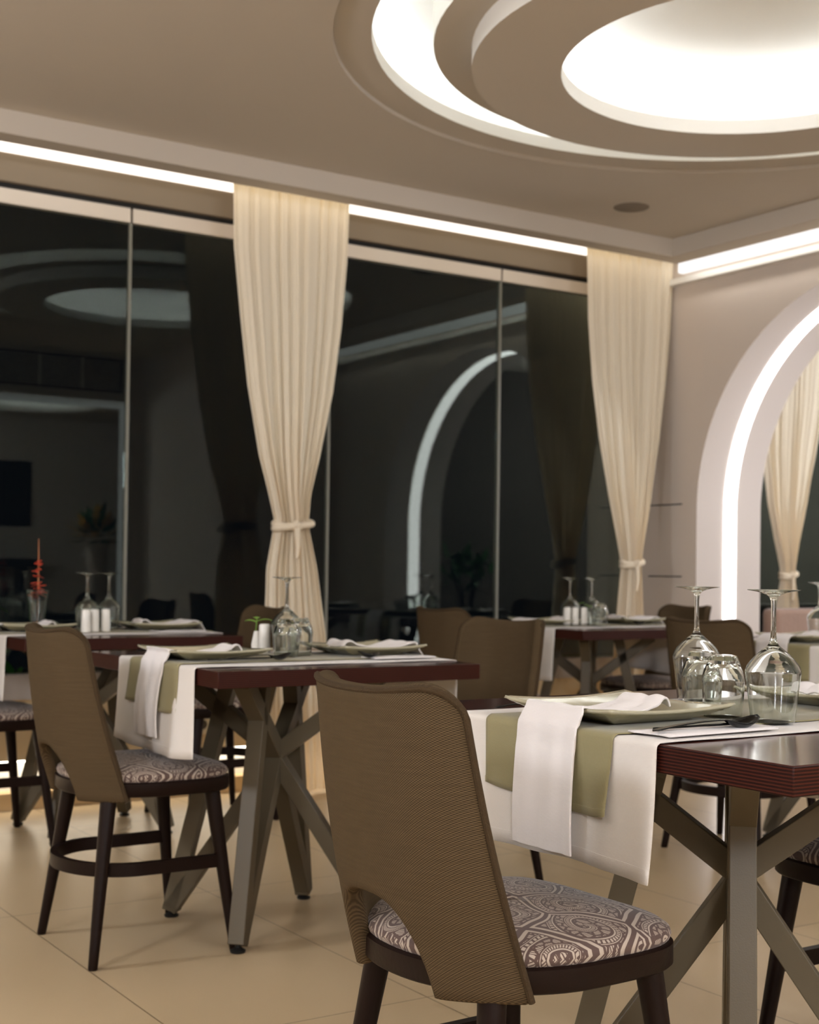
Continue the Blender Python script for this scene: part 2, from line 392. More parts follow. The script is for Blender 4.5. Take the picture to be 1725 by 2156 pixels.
def ring_feature(cx, cy, n, first):
    # stepped ring: shallow recess, lit trough, hanging disc with lit dome
    b = MB()
    b.lathe([(1.405, ZC), (1.405, ZC+.014), (1.28, ZC+.014), (1.28, ZC+.062), (1.30, ZC+.062), (1.30, ZC+.03), (1.43, ZC+.03), (1.43, ZC+.19), (1.40, ZC+.21), (1.06, ZC+.21), (1.06, ZC+.21)], NS, (cx, cy, 0))
    o = struct(b, 'trim_%d' % n, M['cove'], angle=30)
    # paint of the flat band is the ceiling paint
    o.data.materials.append(M['ceil'])
    for p in o.data.polygons:
        c = p.center
        if abs(c.z-(ZC+.014)) < .002 or (abs(c.z-(ZC+.007)) < .002): p.material_index = 1
    b = MB()
    b.lathe([(1.08, ZC+.21), (1.08, ZC), (.955, ZC), (.955, 2.64), (.661, 2.64)], NS, (cx, cy, 0))
    b.lathe([(.661, 2.64), (.661, 2.692), (.68, 2.692), (.68, 2.66), (.84, 2.66), (.84, 2.80), (.80, 2.84), (.70, 2.862), (.5, 2.885), (.25, 2.895), (0, 2.897)], NS, (cx, cy, 0), 1)
    o = struct(b, 'trim_%d' % (n+1), [M['ceil'], M['cove']], angle=30)
    for p in o.data.polygons:
        c = p.center
        if math.hypot(c.x-cx, c.y-cy) > 1.07 and c.z > ZC+.01: p.material_index = 1
        if c.z > 2.645 and .95 < math.hypot(c.x-cx, c.y-cy) < .96: p.material_index = 1
    b = MB(); b.lathe([(1.335, ZC+.035), (1.335, ZC+.05), (1.375, ZC+.05), (1.375, ZC+.035), (1.335, ZC+.035)], NS, (cx, cy, 0))
    w = ['over the dining tables', 'added for light left of the camera', 'in the rear room on the right', 'added for light in the rear room on the left'][n//2]
    tag(b.build('led_strip', M['ledtrough']), 'hidden white led strip of the outer ceiling ring '+w, 'light', 'ceiling ring lights')
    b = MB(); b.lathe([(.705, 2.665), (.705, 2.68), (.745, 2.68), (.745, 2.665), (.705, 2.665)], NS, (cx, cy, 0))
    tag(b.build('led_strip', M['leddome']), 'hidden white led strip of the round ceiling dome '+w, 'light', 'ceiling ring lights')
for i, (cx, cy) in enumerate(RINGS): ring_feature(cx, cy, 1+2*i, i == 0)

# window wall: header, low wall, skirting
b = MB(); b.box(-5, 9, WY, WY+.12, 2.572, 3.1); struct(b, 'wall_back', M['header'], smooth=False)
b = MB(); b.box(-5, RX, WY, WY+.12, .20, .45); b.box(-5, RX, WY+.07, WY+.12, 0, .20)
b.box(5.68, 9, WY, WY+.12, 0, .45)
o = struct(b, 'wall_back_low', M['lowwall'], smooth=False)
b = MB(); b.box(-5, RX, WY-.012, WY+.12, .45, .55); b.box(5.68, 9, WY-.012, WY+.12, .45, .55)
struct(b, 'trim_11', M['sillpaint'], smooth=False)
b = MB(); b.box(-5, RX, WY+.062, WY+.07, .07, .20); struct(b, 'trim_12', M['cove'], smooth=False)
b = MB(); b.box(-5, RX, WY-.012, WY+.07, 0, .07); struct(b, 'baseboard_back', M['skirt'], smooth=False)
b = MB(); b.box(-5, RX-.02, WY+.012, WY+.05, .192, .199)
tag(b.build('led_strip', M['ledsill'], smooth=False), 'warm led strip under the low wall beneath the windows', 'light', 'wall cove lights')
b = MB(); b.box(-5, RX-.02, WY-.006, WY-.001, 2.688, 2.80)  # glowing band in place of wall lit by the hidden cove led
tag(b.build('led_strip', M['wallglow'], smooth=False), 'warm white glowing band standing in for the lit cove wall above the windows', 'light', 'wall cove lights')
# windows
def window(i, x0, x1):
    r = empty('window_%d' % i, (x0, WY, 0)); r['kind'] = 'structure'
    L = x1-x0
    def p(mb, nm, m, **k):
        o = mb.build(nm, m, parent=r, smooth=False, **k); return o
    g = MB(); g.box(.008, L-.008, .05, .06, .55, 2.50); p(g, 'pane', M['pane'])
    g = MB(); g.box(.006, L-.006, .035, .075, 2.49, 2.552); p(g, 'top_rail', M['rail'])
    g = MB(); g.box(0, L, .03, .08, 2.552, 2.572); p(g, 'track', M['black'])
    g = MB(); g.box(-.006, .006, .044, .066, .55, 2.49); p(g, 'edge_strip', M['strip'])
wi = 1
xs = [-3.79+1.001*k for k in range(9)]
for k in range(8): window(wi, xs[k], xs[k+1]); wi += 1
window(wi, 4.218, 5.2); wi += 1
window(wi, 5.7, 6.9); wi += 1
window(wi, 6.9, 8.1)

# right wall with arch
AY0, AY1, AZ, T = 3.014, 5.222, 1.335, .48
AC, AR = (AY0+AY1)/2, (AY1-AY0)/2
def arch_wall():
    out = [(AY1, 0), (AY1, AZ)] + [(AC+AR*math.cos(a), AZ+AR*math.sin(a)) for a in [PI*k/64 for k in range(1, 64)]] + [(AY0, AZ), (AY0, 0)]
    b = MB(); ZT = 3.1
    for x in (RX, RX+T):
        def P(y, z): return (x, y, z)
        b.add([P(AY1, 0), P(WY+.1, 0), P(WY+.1, ZT), P(AY1, ZT)], [(0, 1, 2, 3)])
        b.add([P(2.325, 0), P(AY0, 0), P(AY0, ZT), P(2.325, ZT)], [(0, 1, 2, 3)])
        arc = out[1:-1]
        for i in range(len(arc)-1):
            (ya, za), (yb, zb) = arc[i], arc[i+1]
            b.add([P(ya, za), P(yb, zb), P(yb, ZT), P(ya, ZT)], [(0, 1, 2, 3)])
    struct(b, 'wall_right', M['wall'], smooth=False, normals=False)
    b = MB(); b.grid([[(RX, y, z), (RX+T, y, z)] for y, z in out]); struct(b, 'trim_13', M['reveal'], angle=30)
    # light line
    def off(d):
        o_ = []
        for y, z in out:
            if z <= AZ: s = 1 if y > AC else -1; o_.append((y-s*d, z))
            else:
                a = math.atan2(z-AZ, y-AC); o_.append((AC+(AR-d)*math.cos(a), AZ+(AR-d)*math.sin(a)))
        return o_
    i1, i0 = off(.006), off(.0005)
    b = MB(); x0, x1 = 5.40, 5.487
    b.grid([[(x0, *i0[k]), (x0, *i1[k]), (x1, *i1[k]), (x1, *i0[k])] for k in range(len(out))])
    tag(b.build('led_strip', M['ledarch'], angle=30), 'bright white light line following the inside of the arch', 'light')
arch_wall()
b = MB(); b.box(RX-.05, RX, 2.325, WY, 2.541, 2.572); struct(b, 'trim_14', M['cove'], smooth=False)
b = MB(); b.box(RX-.035, RX-.001, 2.325, 5.34, 2.602, 2.80)
tag(b.build('led_strip', M['led'], smooth=False), 'bright white cove light running above the arch wall', 'light', 'wall cove lights')
M['wash'] = emis('led_wash', (255, 250, 244), E_WASH)
b = MB(); b.box(5.066, 5.072, 2.34, 5.2, 2.64, 2.70)
tag(b.build('led_strip', M['wash'], smooth=False), 'hidden wall wash led behind the ceiling edge facing the arch wall', 'light', 'wall cove lights')
M['traylight'] = emis('led_tray', (255, 238, 206), 1.7)
b = MB(); b.box(-4.9, 5.0, 5.25, 5.256, 2.735, 2.775)
tag(b.build('led_strip', M['traylight'], smooth=False), 'hidden warm led behind the ceiling edge above the curtains', 'light', 'wall cove lights')
# service panel joints in the right wall
r = empty('access_panel', (RX, 5.30, .95))
for z in (.035, .42):
    b = MB(); b.box(-.003, 0, .03, .28, z, z+.006); b.build('joint', M['darkframe'], parent=r, smooth=False)
tag(r, 'flush painted access panel with thin dark joints between corner curtain and arch', 'panel')

# rest of the room, seen in the glass
b = MB(); b.box(4.35, RX+.0, 2.2, 2.325, 0, 3.1); b.box(4.35, 4.47, .6, 2.2, 0, 3.1); struct(b, 'wall_jog', M['wall'], smooth=False)
b = MB(); b.box(4.2, 9, .45, .6, 0, 3.1); b.box(-2.5, 4.2, .45, .6, 2.33, 3.1); b.box(-5, -2.5, .45, .6, 0, 3.1); struct(b, 'wall_front', M['wall'], smooth=False)
b = MB(); b.box(4.17, 4.2, .5, .55, 0, 2.33); b.box(-2.5, 4.2, .5, .55, 2.30, 2.33)
b.box(4.2, 4.215, .6, .605, 0, 2.345); b.box(-2.5, 4.215, .6, .605, 2.33, 2.345)
tag(b.build('led_strip', M['led'], smooth=False), 'white light line framing the wide opening to the rear room, reflected in the left window', 'light')
b = MB(); b.box(-5, 9, -5, -4.4, 0, 3.1); struct(b, 'wall_rear', M['wall'], smooth=False)
b = MB(); b.box(-5, -4.9, -5, WY, 0, 3.1); struct(b, 'wall_left', M['wall'], smooth=False)
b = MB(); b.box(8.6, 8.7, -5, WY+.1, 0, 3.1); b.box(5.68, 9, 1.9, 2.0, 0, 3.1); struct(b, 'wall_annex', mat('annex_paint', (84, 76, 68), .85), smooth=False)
r = empty('air_grille', (3.1, .6, 2.42))
b = MB(); b.box(0, 1.05, 0, .01, 0, .27); b.build('frame', M['darkframe'], parent=r, smooth=False)
b = MB()
for k in range(9): b.box(.02, 1.03, .01, .016, .02+k*.027, .032+k*.027)
for x in (.35, .7): b.box(x, x+.02, .01, .018, .01, .26)
b.build('slats', M['rail'], parent=r, smooth=False)
tag(r, 'long slatted air grille above the rear opening, reflected in the left window', 'vent')
r = empty('picture_frame', (4.25, -4.4, 1.45))
b = MB(); b.box(0, .75, 0, .03, 0, .75); b.build('frame', M['darkframe'], parent=r, smooth=False)
tag(r, 'dark framed picture on the rear room wall, reflected in the left window', 'picture')
b = MB(); b.box(3.4, 5.0, -4.38, -4.0, .98, 1.08); b.box(3.5, 3.58, -4.3, -4.1, 0, .98); b.box(4.8, 4.88, -4.3, -4.1, 0, .98)
tag(b.build('shelf_console', M['darkframe'], smooth=False), 'dark long console against the rear room wall, reflected in the left window', 'table')

# unseen globes added as fill light: left of, behind camera, and in the annex
M['globe'] = emis('fill_globe_glow', (246, 248, 255), E_FILL_GLOBE)
for (x, y, z), w in [((-1.6, 3.9, 1.95), 'in front of the far left windows'), ((-1.7, 1.5, 1.95), 'in the room left of the camera'), ((-.6, -1.5, 1.95), 'in the rear room behind the camera'), ((1.2, -2.6, 1.95), 'in the rear room to the right'), ((2.6, -1.0, 1.95), 'in the opening right of the camera'), ((7.2, 3.6, 2.0), 'in the annex beyond the arch')]:
    r = empty('fill_globe', (x, y, z))
    b = MB(); b.lathe([(.17*math.sin(PI*i/24), -.17*math.cos(PI*i/24)) for i in range(25)], 40); b.build('globe', M['globe'], parent=r)
    b = MB(); b.tube([(0, 0, .165), (0, 0, ZC-z-.0)], .004, 8); b.build('cord', M['black'], parent=r)
    tag(r, 'unseen glowing globe added as fill light '+w, 'lamp', 'added fill globes')
# ceiling disc
b = MB(); b.lathe([(0, -.006), (.072, -.006), (.078, -.004), (.083, -.001), (.083, 0)], 48)
o = b.build('ceiling_speaker', M['grey_disc']); o.location = (4.34, 4.80, ZC-.0005)
tag(o, 'round grey ceiling speaker grille between ring ceiling and curtains', 'speaker')
r = empty('power_socket', (2.567, WY, .309))
b = MB(); b.box(-.043, .043, -.010, 0, -.043, .043); b.build('plate', mat('socket_plastic', (225, 215, 190), .4), parent=r, smooth=False, bevel=.003)
b = MB(); b.tube([(0, -.0125, 0), (0, -.0098, 0)], .021, 24); b.build('insert', mat('socket_hole', (80, 72, 60), .5), parent=r)
tag(r, 'beige round wall socket low on the wall beneath the windows', 'socket')

# ------------------------------------------------------------------ curtains
def interp(tab, z):
    for (z0, *a), (z1, *c) in zip(tab, tab[1:]):
        if z0 >= z >= z1:
            t = (z0-z)/(z0-z1) if z0 > z1 else 0
            return [p+(q-p)*t for p, q in zip(a, c)]
    return list(tab[-1][1:]) if z < tab[-1][0] else list(tab[0][1:])
def curtain(y, tab, ztie, label, seed, zbot=.015, nple=9):
    rnd = random.Random(seed)
    ph = [rnd.uniform(0, 6.28) for _ in range(6)]
    xc = sum(interp(tab, ztie))/2
    r = empty('curtain', (xc, y, 0))
    def rows(z0, z1, n, fl):
        P = []
        nu = 170
        for i in range(n+1):
            z = z0+(z1-z0)*i/n
            xa, xb = interp(tab, z); w = xb-xa
            full = min(1, w/.62)
            row = []
            for j in range(nu+1):
                u = j/nu
                uu = u + .012*math.sin(5*u*PI*2+ph[0]) + .02*math.sin(2.3*u*PI*2+ph[1]+z*.3)
                amp = .010+.020*(1-full)*(1.2 if w < .3 else 1)
                if z > 2.55: amp *= 1.1
                f = math.sin(2*PI*nple*uu+ph[2])*.6+math.sin(2*PI*nple*2.3*uu+ph[3]+.4*math.sin(z*2))*.25+math.sin(2*PI*2.1*uu+ph[4])*.5
                edge = min(1, min(u, 1-u)*14)
                dy = -.05*math.sin(PI*u)*(1-full)*.8 + amp*f*(.35+.65*edge)
                row.append((xa+w*u-xc, dy, z))
            P.append(row)
        return P
    b = MB(); b.grid(rows(2.735, zbot, 90, 1)); b.build('drape', M['curtain'], parent=r, angle=80, normals=False)
    xa, xb = interp(tab, ztie); w = (xb-xa)/2
    b = MB(); n = 40
    for k, dz in enumerate((0, .028)):
        ry = min(.04, w*.55); pts = [((w+.004)*math.cos(2*PI*i/n), -.022+ry*math.sin(2*PI*i/n), ztie+dz*(.4 if k else -.3)+.012*math.cos(2*PI*i/n+k*2)*(1-2*k)) for i in range(n)]
        b.tube(pts, .015, 10, close=True, sy=1)
    b.tube([(-.01, -.018-ry, ztie+.005), (-.004, -.026-ry, ztie-.02), (.002, -.024-ry, ztie-.09), (.0, -.018-ry, ztie-.14)], [.018, .014, .012, .008], 10)
    b.tube([(-.03, -.018-ry, ztie), (-.01, -.03-ry, ztie+.008), (.015, -.018-ry, ztie-.005)], [.012, .02, .014], 10)
    b.build('tie_band', M['curtain'], parent=r)
    tag(r, label, 'curtain', 'cream curtains tied at the waist')
curtain(5.40, [(2.735, 2.58, 3.17), (2.6, 2.585, 3.165), (2.4, 2.59, 3.16), (2.1, 2.625, 3.135), (1.8, 2.665, 3.095), (1.5, 2.725, 3.03), (1.33, 2.775, 2.985), (1.215, 2.805, 2.975), (1.17, 2.80, 2.98), (1.0, 2.77, 3.025), (.7, 2.765, 3.075), (.3, 2.78, 3.10), (0, 2.79, 3.11)], 1.19,
        'wide cream sheer curtain tied at the waist between the two window bays', 1)
curtain(5.40, [(2.735, 4.575, 5.19), (2.6, 4.585, 5.185), (2.3, 4.595, 5.17), (2.0, 4.625, 5.14), (1.7, 4.675, 5.10), (1.4, 4.745, 5.04), (1.2, 4.80, 4.99), (1.08, 4.83, 4.96), (1.03, 4.835, 4.955), (.9, 4.82, 4.97), (.6, 4.79, 5.0), (0, 4.76, 5.03)], 1.05,
        'cream sheer curtain tied at the waist in the room corner beside the arch', 2)
curtain(5.40, [(2.735, 5.83, 6.45), (2.3, 5.84, 6.44), (2.0, 5.86, 6.40), (1.7, 5.88, 6.33), (1.4, 5.93, 6.25), (1.2, 5.985, 6.18), (1.05, 6.03, 6.14), (.98, 6.035, 6.135), (.8, 6.0, 6.18), (.5, 5.97, 6.22), (0, 5.95, 6.24)], 1.0,
        'cream sheer curtain tied at the waist seen through the arch', 3)

# ------------------------------------------------------------------ dining table
BW = .044
def build_table(lx, ly):
    def f():
        r = empty('dining_table')
        b = MB(); t = .042; z1 = .75; z0 = z1-t; x, y = lx/2, ly/2
        b.add([(-x,-y,z1),(x,-y,z1),(x,y,z1),(-x,y,z1)], [(0,1,2,3)], 0)
        b.add([(-x,-y,z0),(x,-y,z0),(x,y,z0),(-x,y,z0)], [(0,3,2,1)], 0)
        b.add([(-x,-y,z0),(x,-y,z0),(x,y,z0),(-x,y,z0),(-x,-y,z1),(x,-y,z1),(x,y,z1),(-x,y,z1)], [(0,1,5,4),(1,2,6,5),(2,3,7,6),(3,0,4,7)], 1)
        me = b.build('tabletop', [M['top'], M['edge']], parent=r, smooth=False)
        bm = bmesh.new(); bm.from_mesh(me.data); bmesh.ops.remove_doubles(bm, verts=bm.verts, dist=1e-5); bmesh.ops.recalc_face_normals(bm, faces=bm.faces); bm.to_mesh(me.data); bm.free()
        md = me.modifiers.new('bevel', 'BEVEL'); md.width = .002; md.segments = 2
        me.data.shade_smooth(); me.data.set_sharp_from_angle(angle=math.radians(50))
        b = MB(); b.box(-.24, .24, -.24, .24, z0-.006, z0); b.build('mounting_plate', M['leg_metal'], parent=r, smooth=False)
        hub = .475; rf = .305
        for i in range(4):
            a = PI/4+i*PI/2; d = Vector((math.cos(a), math.sin(a), 0)); side = Vector((-d.y, d.x, 0))
            b = MB()
            b.beam(d*rf+Vector((0,0,.02)), d*.135+Vector((0,0,z0-.004)), BW, BW, ref=side)
            lg = b.build('leg', M['leg_metal'], parent=r, smooth=False, bevel=.002)
            b = MB()
            e = d*.018
            b.beam(d*.30+Vector((0,0,z0-.004)), Vector((0,0,hub))-d*.005, BW*1.02, BW, ref=side)
            b.beam(Vector((0,0,hub))+d*.005, -d*(rf+.002)+Vector((0,0,.024)), BW*.98, BW, ref=side)
            b.build('brace', M['leg_metal'], parent=r, smooth=False, bevel=.002)
            b = MB(); c = d*rf
            b.lathe([(0, 0), (.019, 0), (.021, .006), (.012, .012), (.008, .014), (.008, .03), (0, .03)], 20, (c.x, c.y, 0))
            b.build('levelling_foot', M['rubber'], parent=r)
        return r
    return f
TABLES = {
 'A': ((1.82, 1.715), (.81, .95), 'nearest dark mahogany table with taupe crossed legs at right', 1.745),
 'T': ((1.82, 3.47), (.78, .88), 'mahogany table left of centre with crossed legs, behind the nearest chair', 3.405),
 'B': ((1.87, 5.06), (.82, .88), 'mahogany table by the left windows, farthest on the left', 5.06),
 'G': ((4.26, 3.45), (.82, .88), 'mahogany table cut by the right picture edge in front of the arch', 3.46),
 'F': ((4.30, 5.02), (.82, .88), 'far mahogany table in front of the corner curtain', 5.02),
}
WHERE = {'A': 'nearest table', 'T': 'table left of centre', 'B': 'table by the left windows', 'G': 'right edge table before the arch', 'F': 'far table by the corner curtain'}
for k, ((cx, cy), (lx, ly), lab, _) in TABLES.items():
    place('table%.2f%.2f' % (lx, ly), build_table(lx, ly), (cx, cy, 0), 0, lab, 'table', 'dining tables')

# ------------------------------------------------------------------ cloths
def runner(name, m, xl, xr, y0, y1, zt, zb, label, cat, lift, seed, wav=.004, thick=.0016, hem=True):
    rnd = random.Random(seed); ph = [rnd.uniform(0, 6.28) for _ in range(8)]
    b = MB(); path = []
    R = .006+lift
    def hang(x, s, dz):  # s=-1 left
        pts = []
        for i in range(19): pts.append((x+s*(R), zb+(zt-R-zb)*i/18, 1-i/18))
        for i in range(1, 5): a = PI/2*i/5; pts.append((x+s*R*math.cos(a), zt-R+R*math.sin(a)+lift, 0))
        return pts
    L = hang(xl, -1, 0); Rr = hang(xr, 1, 0)[::-1]
    mid = [(xl+(xr-xl)*i/24, zt+lift, 0) for i in range(25)]
    path = L+mid+Rr
    ny = 44; P = []
    for i, (x, z, h) in enumerate(path):
        row = []; s = -1 if i < len(L) else (1 if i >= len(L)+len(mid) else 0)
        for j in range(ny+1):
            v = j/ny; y = y0+(y1-y0)*v
            yy = y+.004*math.sin(9*z+ph[0]+s)*h*(1 if v > .5 else -1)
            hh = h**1.2
            dx = s*hh*(.007+wav*1.6*math.sin(2*PI*1.6*v+ph[1])+wav*.8*math.sin(2*PI*3.7*v+ph[2]+z*6))
            dz = -hh*(.006*math.sin(PI*v*1.3+ph[3])-.004*(abs(v-.5)*2)**6)
            if s == 0: dz = (.0006*math.sin(22*x+ph[4])*math.sin(18*y+ph[5])+.0006); yy += .0015*math.sin(30*x+ph[6]) if j in (0, ny) else 0
            if abs(dx) and s*dx < 0: dx *= .3
            row.append((x+dx, yy, z+dz))
        P.append(row)
    b.grid(P)
    o = b.build(name, m, angle=60, solid=(thick, 1), normals=False)
    # seam line of the hem: thicker fold drawn in mesh as a bevelled band
    if hem:
        for s, xx in ((-1, xl),):
            hb = MB(); Q = []
            for j in range(ny+1):
                p = Vector(P[2][j]); q = Vector(P[0][j]); n = Vector((-.0024, 0, 0))
                Q.append([tuple(q+n), tuple(p+n), tuple(p+n*.3)])
            hb.grid(Q); h_ = hb.build('hem', m, parent=o, angle=60, solid=(.001, 1), normals=False)
    return tag(o, label, cat, 'table runners')
for k, ((cx, cy), (lx, ly), _, yc) in TABLES.items():
    xl, xr = cx-lx/2, cx+lx/2
    runner('table_runner', M['linen'], xl, xr, yc-.255, yc+.25, .75, .545 if k == 'A' else .522, 'white linen runner hanging over the '+WHERE[k], 'tablecloth', .001, hash(k) % 97 if False else ord(k))
    runner('table_runner', M['olive'], xl, xr, yc-.163, yc+.16, .75, .632, 'olive green linen runner lying on the white one, '+WHERE[k], 'tablecloth', .0045, ord(k)+5, wav=.003)

# ------------------------------------------------------------------ plates and napkins
def build_plate():
    b = MB(); n = 36; P = []; h = .135
    def prof(t, corner):
        rise = .020+.007*corner
        if t < .55: return .007
        q = (t-.55)/.45
        return .006+rise*(q*.93+.07*q*q)
    for i in range(n+1):
        row = []
        for j in range(n+1):
            u = -1+2*i/n; v = -1+2*j/n
            m_ = max(abs(u), abs(v)); c = (abs(u)*abs(v))**2
            # pinched sides
            s = 1-.035*(1-min(abs(u), abs(v))**2)*(m_**2)
            row.append((u*h*s, v*h*s, prof(m_, c)))
        P.append(row)
    b.grid(P)
    o = b.build('dinner_plate', M['ceramic'], angle=60, solid=(.005, -1), normals=True)
    f = MB(); f.box(-.07, .07, -.07, .07, 0, .0045); f.build('foot', M['ceramic'], parent=o, smooth=False, bevel=.002)
    return o
def napkin(cx, cy, edge_x, z_end, yw, sgn, label, seed, hang=True, yoff=0, zt=.757):
    # strip from a crumpled end on the plate, over the rim, off the table edge
    rnd = random.Random(seed); ph = [rnd.uniform(0, 6.28) for _ in range(6)]
    path = []
    # start at far side of plate, sgn=-1 means strip runs toward -x
    s = -sgn
    xs_ = cx+s*.085
    path += [(xs_-s*.0, .020), (xs_-s*.010, .033), (xs_-s*.024, .034), (xs_-s*.040, .024), (xs_-s*.060, .020), (xs_-s*.085, .015)]
    path += [(cx-s*.02, .013), (cx-s*.06, .014), (cx-s*.10, .023), (cx-s*.137, .031)]
    b = MB(); pts = [(x, zt+z) for x, z in path]
    if hang:
        ex = edge_x-s*.012
        pts += [(edge_x+s*.0, zt+.020), (ex, zt-.002), (ex-s*.004, zt-.03)]
        for i in range(1, 13): pts.append((ex-s*(.005+.010*math.sin(i/12*2.4)), zt-.03-(zt-.03-z_end)*i/12))
    # smooth catmull
    fine = []
    for i in range(len(pts)-1):
        p0, p1, p2, p3 = pts[max(i-1, 0)], pts[i], pts[i+1], pts[min(i+2, len(pts)-1)]
        for t in (0, .25, .5, .75):
            fine.append(tuple(.5*((2*p1[k])+(-p0[k]+p2[k])*t+(2*p0[k]-5*p1[k]+4*p2[k]-p3[k])*t*t+(-p0[k]+3*p1[k]-3*p2[k]+p3[k])*t**3) for k in (0, 1)))
    fine.append(pts[-1]); P = []; nf = len(fine)
    for i, (x, z) in enumerate(fine):
        f = i/(nf-1); row = []
        w = yw*(.62+.38*min(1, f*2.2)); yo = cy+yoff+.012*math.sin(f*3+ph[0])
        for j in range(19):
            v = j/18-.5
            crum = (.004*math.sin(5*v+ph[1]+8*f)+.0015*math.sin(11*v+ph[2])) if f < .33 else .002*math.sin(7*v+ph[3])
            hz = crum if z > zt-.01 else 0; hx = -s*abs(.004*math.sin(8*v+ph[4])) if z <= zt else 0
            row.append((x+hx, yo+v*w, z+abs(hz)))
        P.append(row)
    b.grid(P); o = b.build('napkin', M['napkin'], angle=70, solid=(.004, 1), normals=False)
    md = o.modifiers.new('b', 'BEVEL'); md.width = .001; md.segments = 2
    return tag(o, label, 'napkin', 'napkins on plates')
PLT = {'A': [(1.56, 1.745), (2.12, 1.745)], 'T': [(1.565, 3.405), (2.07, 3.42)], 'B': [(1.62, 5.07), (2.12, 5.07)], 'G': [(4.02, 3.46), (4.50, 3.46)], 'F': [(4.06, 5.03), (4.55, 5.03)]}
for k, (cx, cy) in [(k, p) for k in PLT for p in PLT[k]]:
    left = (cx, cy) == PLT[k][0]
    side = 'left' if left else 'right'
    place('plate', build_plate, (cx, cy, .757), 0, 'square sage green plate at the %s end of the %s' % (side, WHERE[k]), 'plate', 'square plates')
    (tx, ty), (lx, ly), _, _ = TABLES[k]
    if left: napkin(cx, cy, tx-lx/2, .558, .15, -1, 'white napkin over the left plate, hanging off the '+WHERE[k], ord(k)+11)
    else: napkin(cx, cy, tx+lx/2, .57, .15, 1, 'white napkin folded over the right plate of the '+WHERE[k], ord(k)+12)

# ------------------------------------------------------------------ glassware
def build_wine():
    b = MB()
    outer = [(.036, 0), (.0385, .02), (.0425, .055), (.0455, .078), (.0452, .086), (.041, .095), (.030, .108), (.018, .119), (.009, .127), (.0058, .136), (.0046, .150), (.0042, .175), (.0045, .195), (.0065, .205), (.013, .211), (.028, .2155), (.041, .2175), (.0425, .2185), (.041, .2195), (0, .2195)]
    inner = [(.035, 0), (.0375, .02), (.0415, .055), (.0443, .077), (.044, .085), (.0395, .0935), (.029, .1055), (.017, .115), (.007, .1205), (0, .1215)]
    def smooth(pr):
        out = []
        for i in range(len(pr)-1):
            p0, p1, p2, p3 = pr[max(i-1, 0)], pr[i], pr[i+1], pr[min(i+2, len(pr)-1)]
            for t in (0, .33, .66):
                out.append(tuple(max(0, .5*((2*p1[k])+(-p0[k]+p2[k])*t+(2*p0[k]-5*p1[k]+4*p2[k]-p3[k])*t*t+(-p0[k]+3*p1[k]-3*p2[k]+p3[k])*t**3)) for k in (0, 1)))
        out.append(pr[-1]); return out
    b.lathe(smooth(inner)[::-1]+[(.0355, -.0003+.0003)]+smooth(outer), 56)
    return b.build('wine_glass', M['glass'], angle=60)
def build_tumbler():
    b = MB()
    outer = [(.0325, 0), (.034, .02), (.0362, .055), (.0365, .066), (.0335, .078), (.0285, .090), (.0245, .1), (.023, .1035), (.019, .105), (0, .105)]
    inner = [(.031, 0), (.0325, .02), (.0347, .055), (.0348, .064), (.031, .075), (.025, .085), (.018, .089), (0, .0895)]
    b.lathe(inner[::-1]+outer, 12*4)
    return b.build('tumbler', M['glass'], angle=25)
wines = [('A', 1.764, 1.591, 'inverted wine glass on the nearest table, the closer of its two'), ('A', 1.945, 1.95, 'inverted wine glass on the nearest table, the farther of its two'),
         ('T', 1.88, 3.53, 'inverted wine glass standing alone on the table left of centre'),
         ('B', 1.815, 5.00, 'inverted wine glass by the left windows, left of its pair'), ('B', 1.95, 5.13, 'inverted wine glass by the left windows, right of its pair'),
         ('F', 4.24, 4.93, 'inverted wine glass on the far table, right of its pair'), ('F', 4.215, 5.06, 'inverted wine glass on the far table, left of its pair'),
         ('G', 4.20, 3.56, 'inverted wine glass on the right edge table before the arch'), ]
for k, x, y, lab in wines: place('wine', build_wine, (x, y, .7575), 0, lab, 'wine glass', 'inverted wine glasses')
tums = [('A', 1.745, 1.685, 'inverted water tumbler on the nearest table, between its wine glasses in front'), ('A', 1.80, 1.79, 'inverted water tumbler on the nearest table, behind the other tumbler'),
        ('T', 1.80, 3.38, 'inverted water tumbler in front of the wine glass, table left of centre'), ('T', 1.87, 3.43, 'inverted water tumbler close behind the front one, table left of centre'),
        ('B', 1.84, 5.09, 'inverted water tumbler behind the shakers, table by the left windows'), ('B', 1.885, 5.19, 'inverted water tumbler farther behind the shakers, table by the left windows'),
        ('F', 4.22, 4.85, 'inverted water tumbler in front of the wine glasses, far table by the corner curtain'), ('G', 4.29, 3.40, 'inverted water tumbler on the right edge table')]
for k, x, y, lab in tums: place('tumbler', build_tumbler, (x, y, .7575), 0, lab, 'glass', 'inverted tumblers')

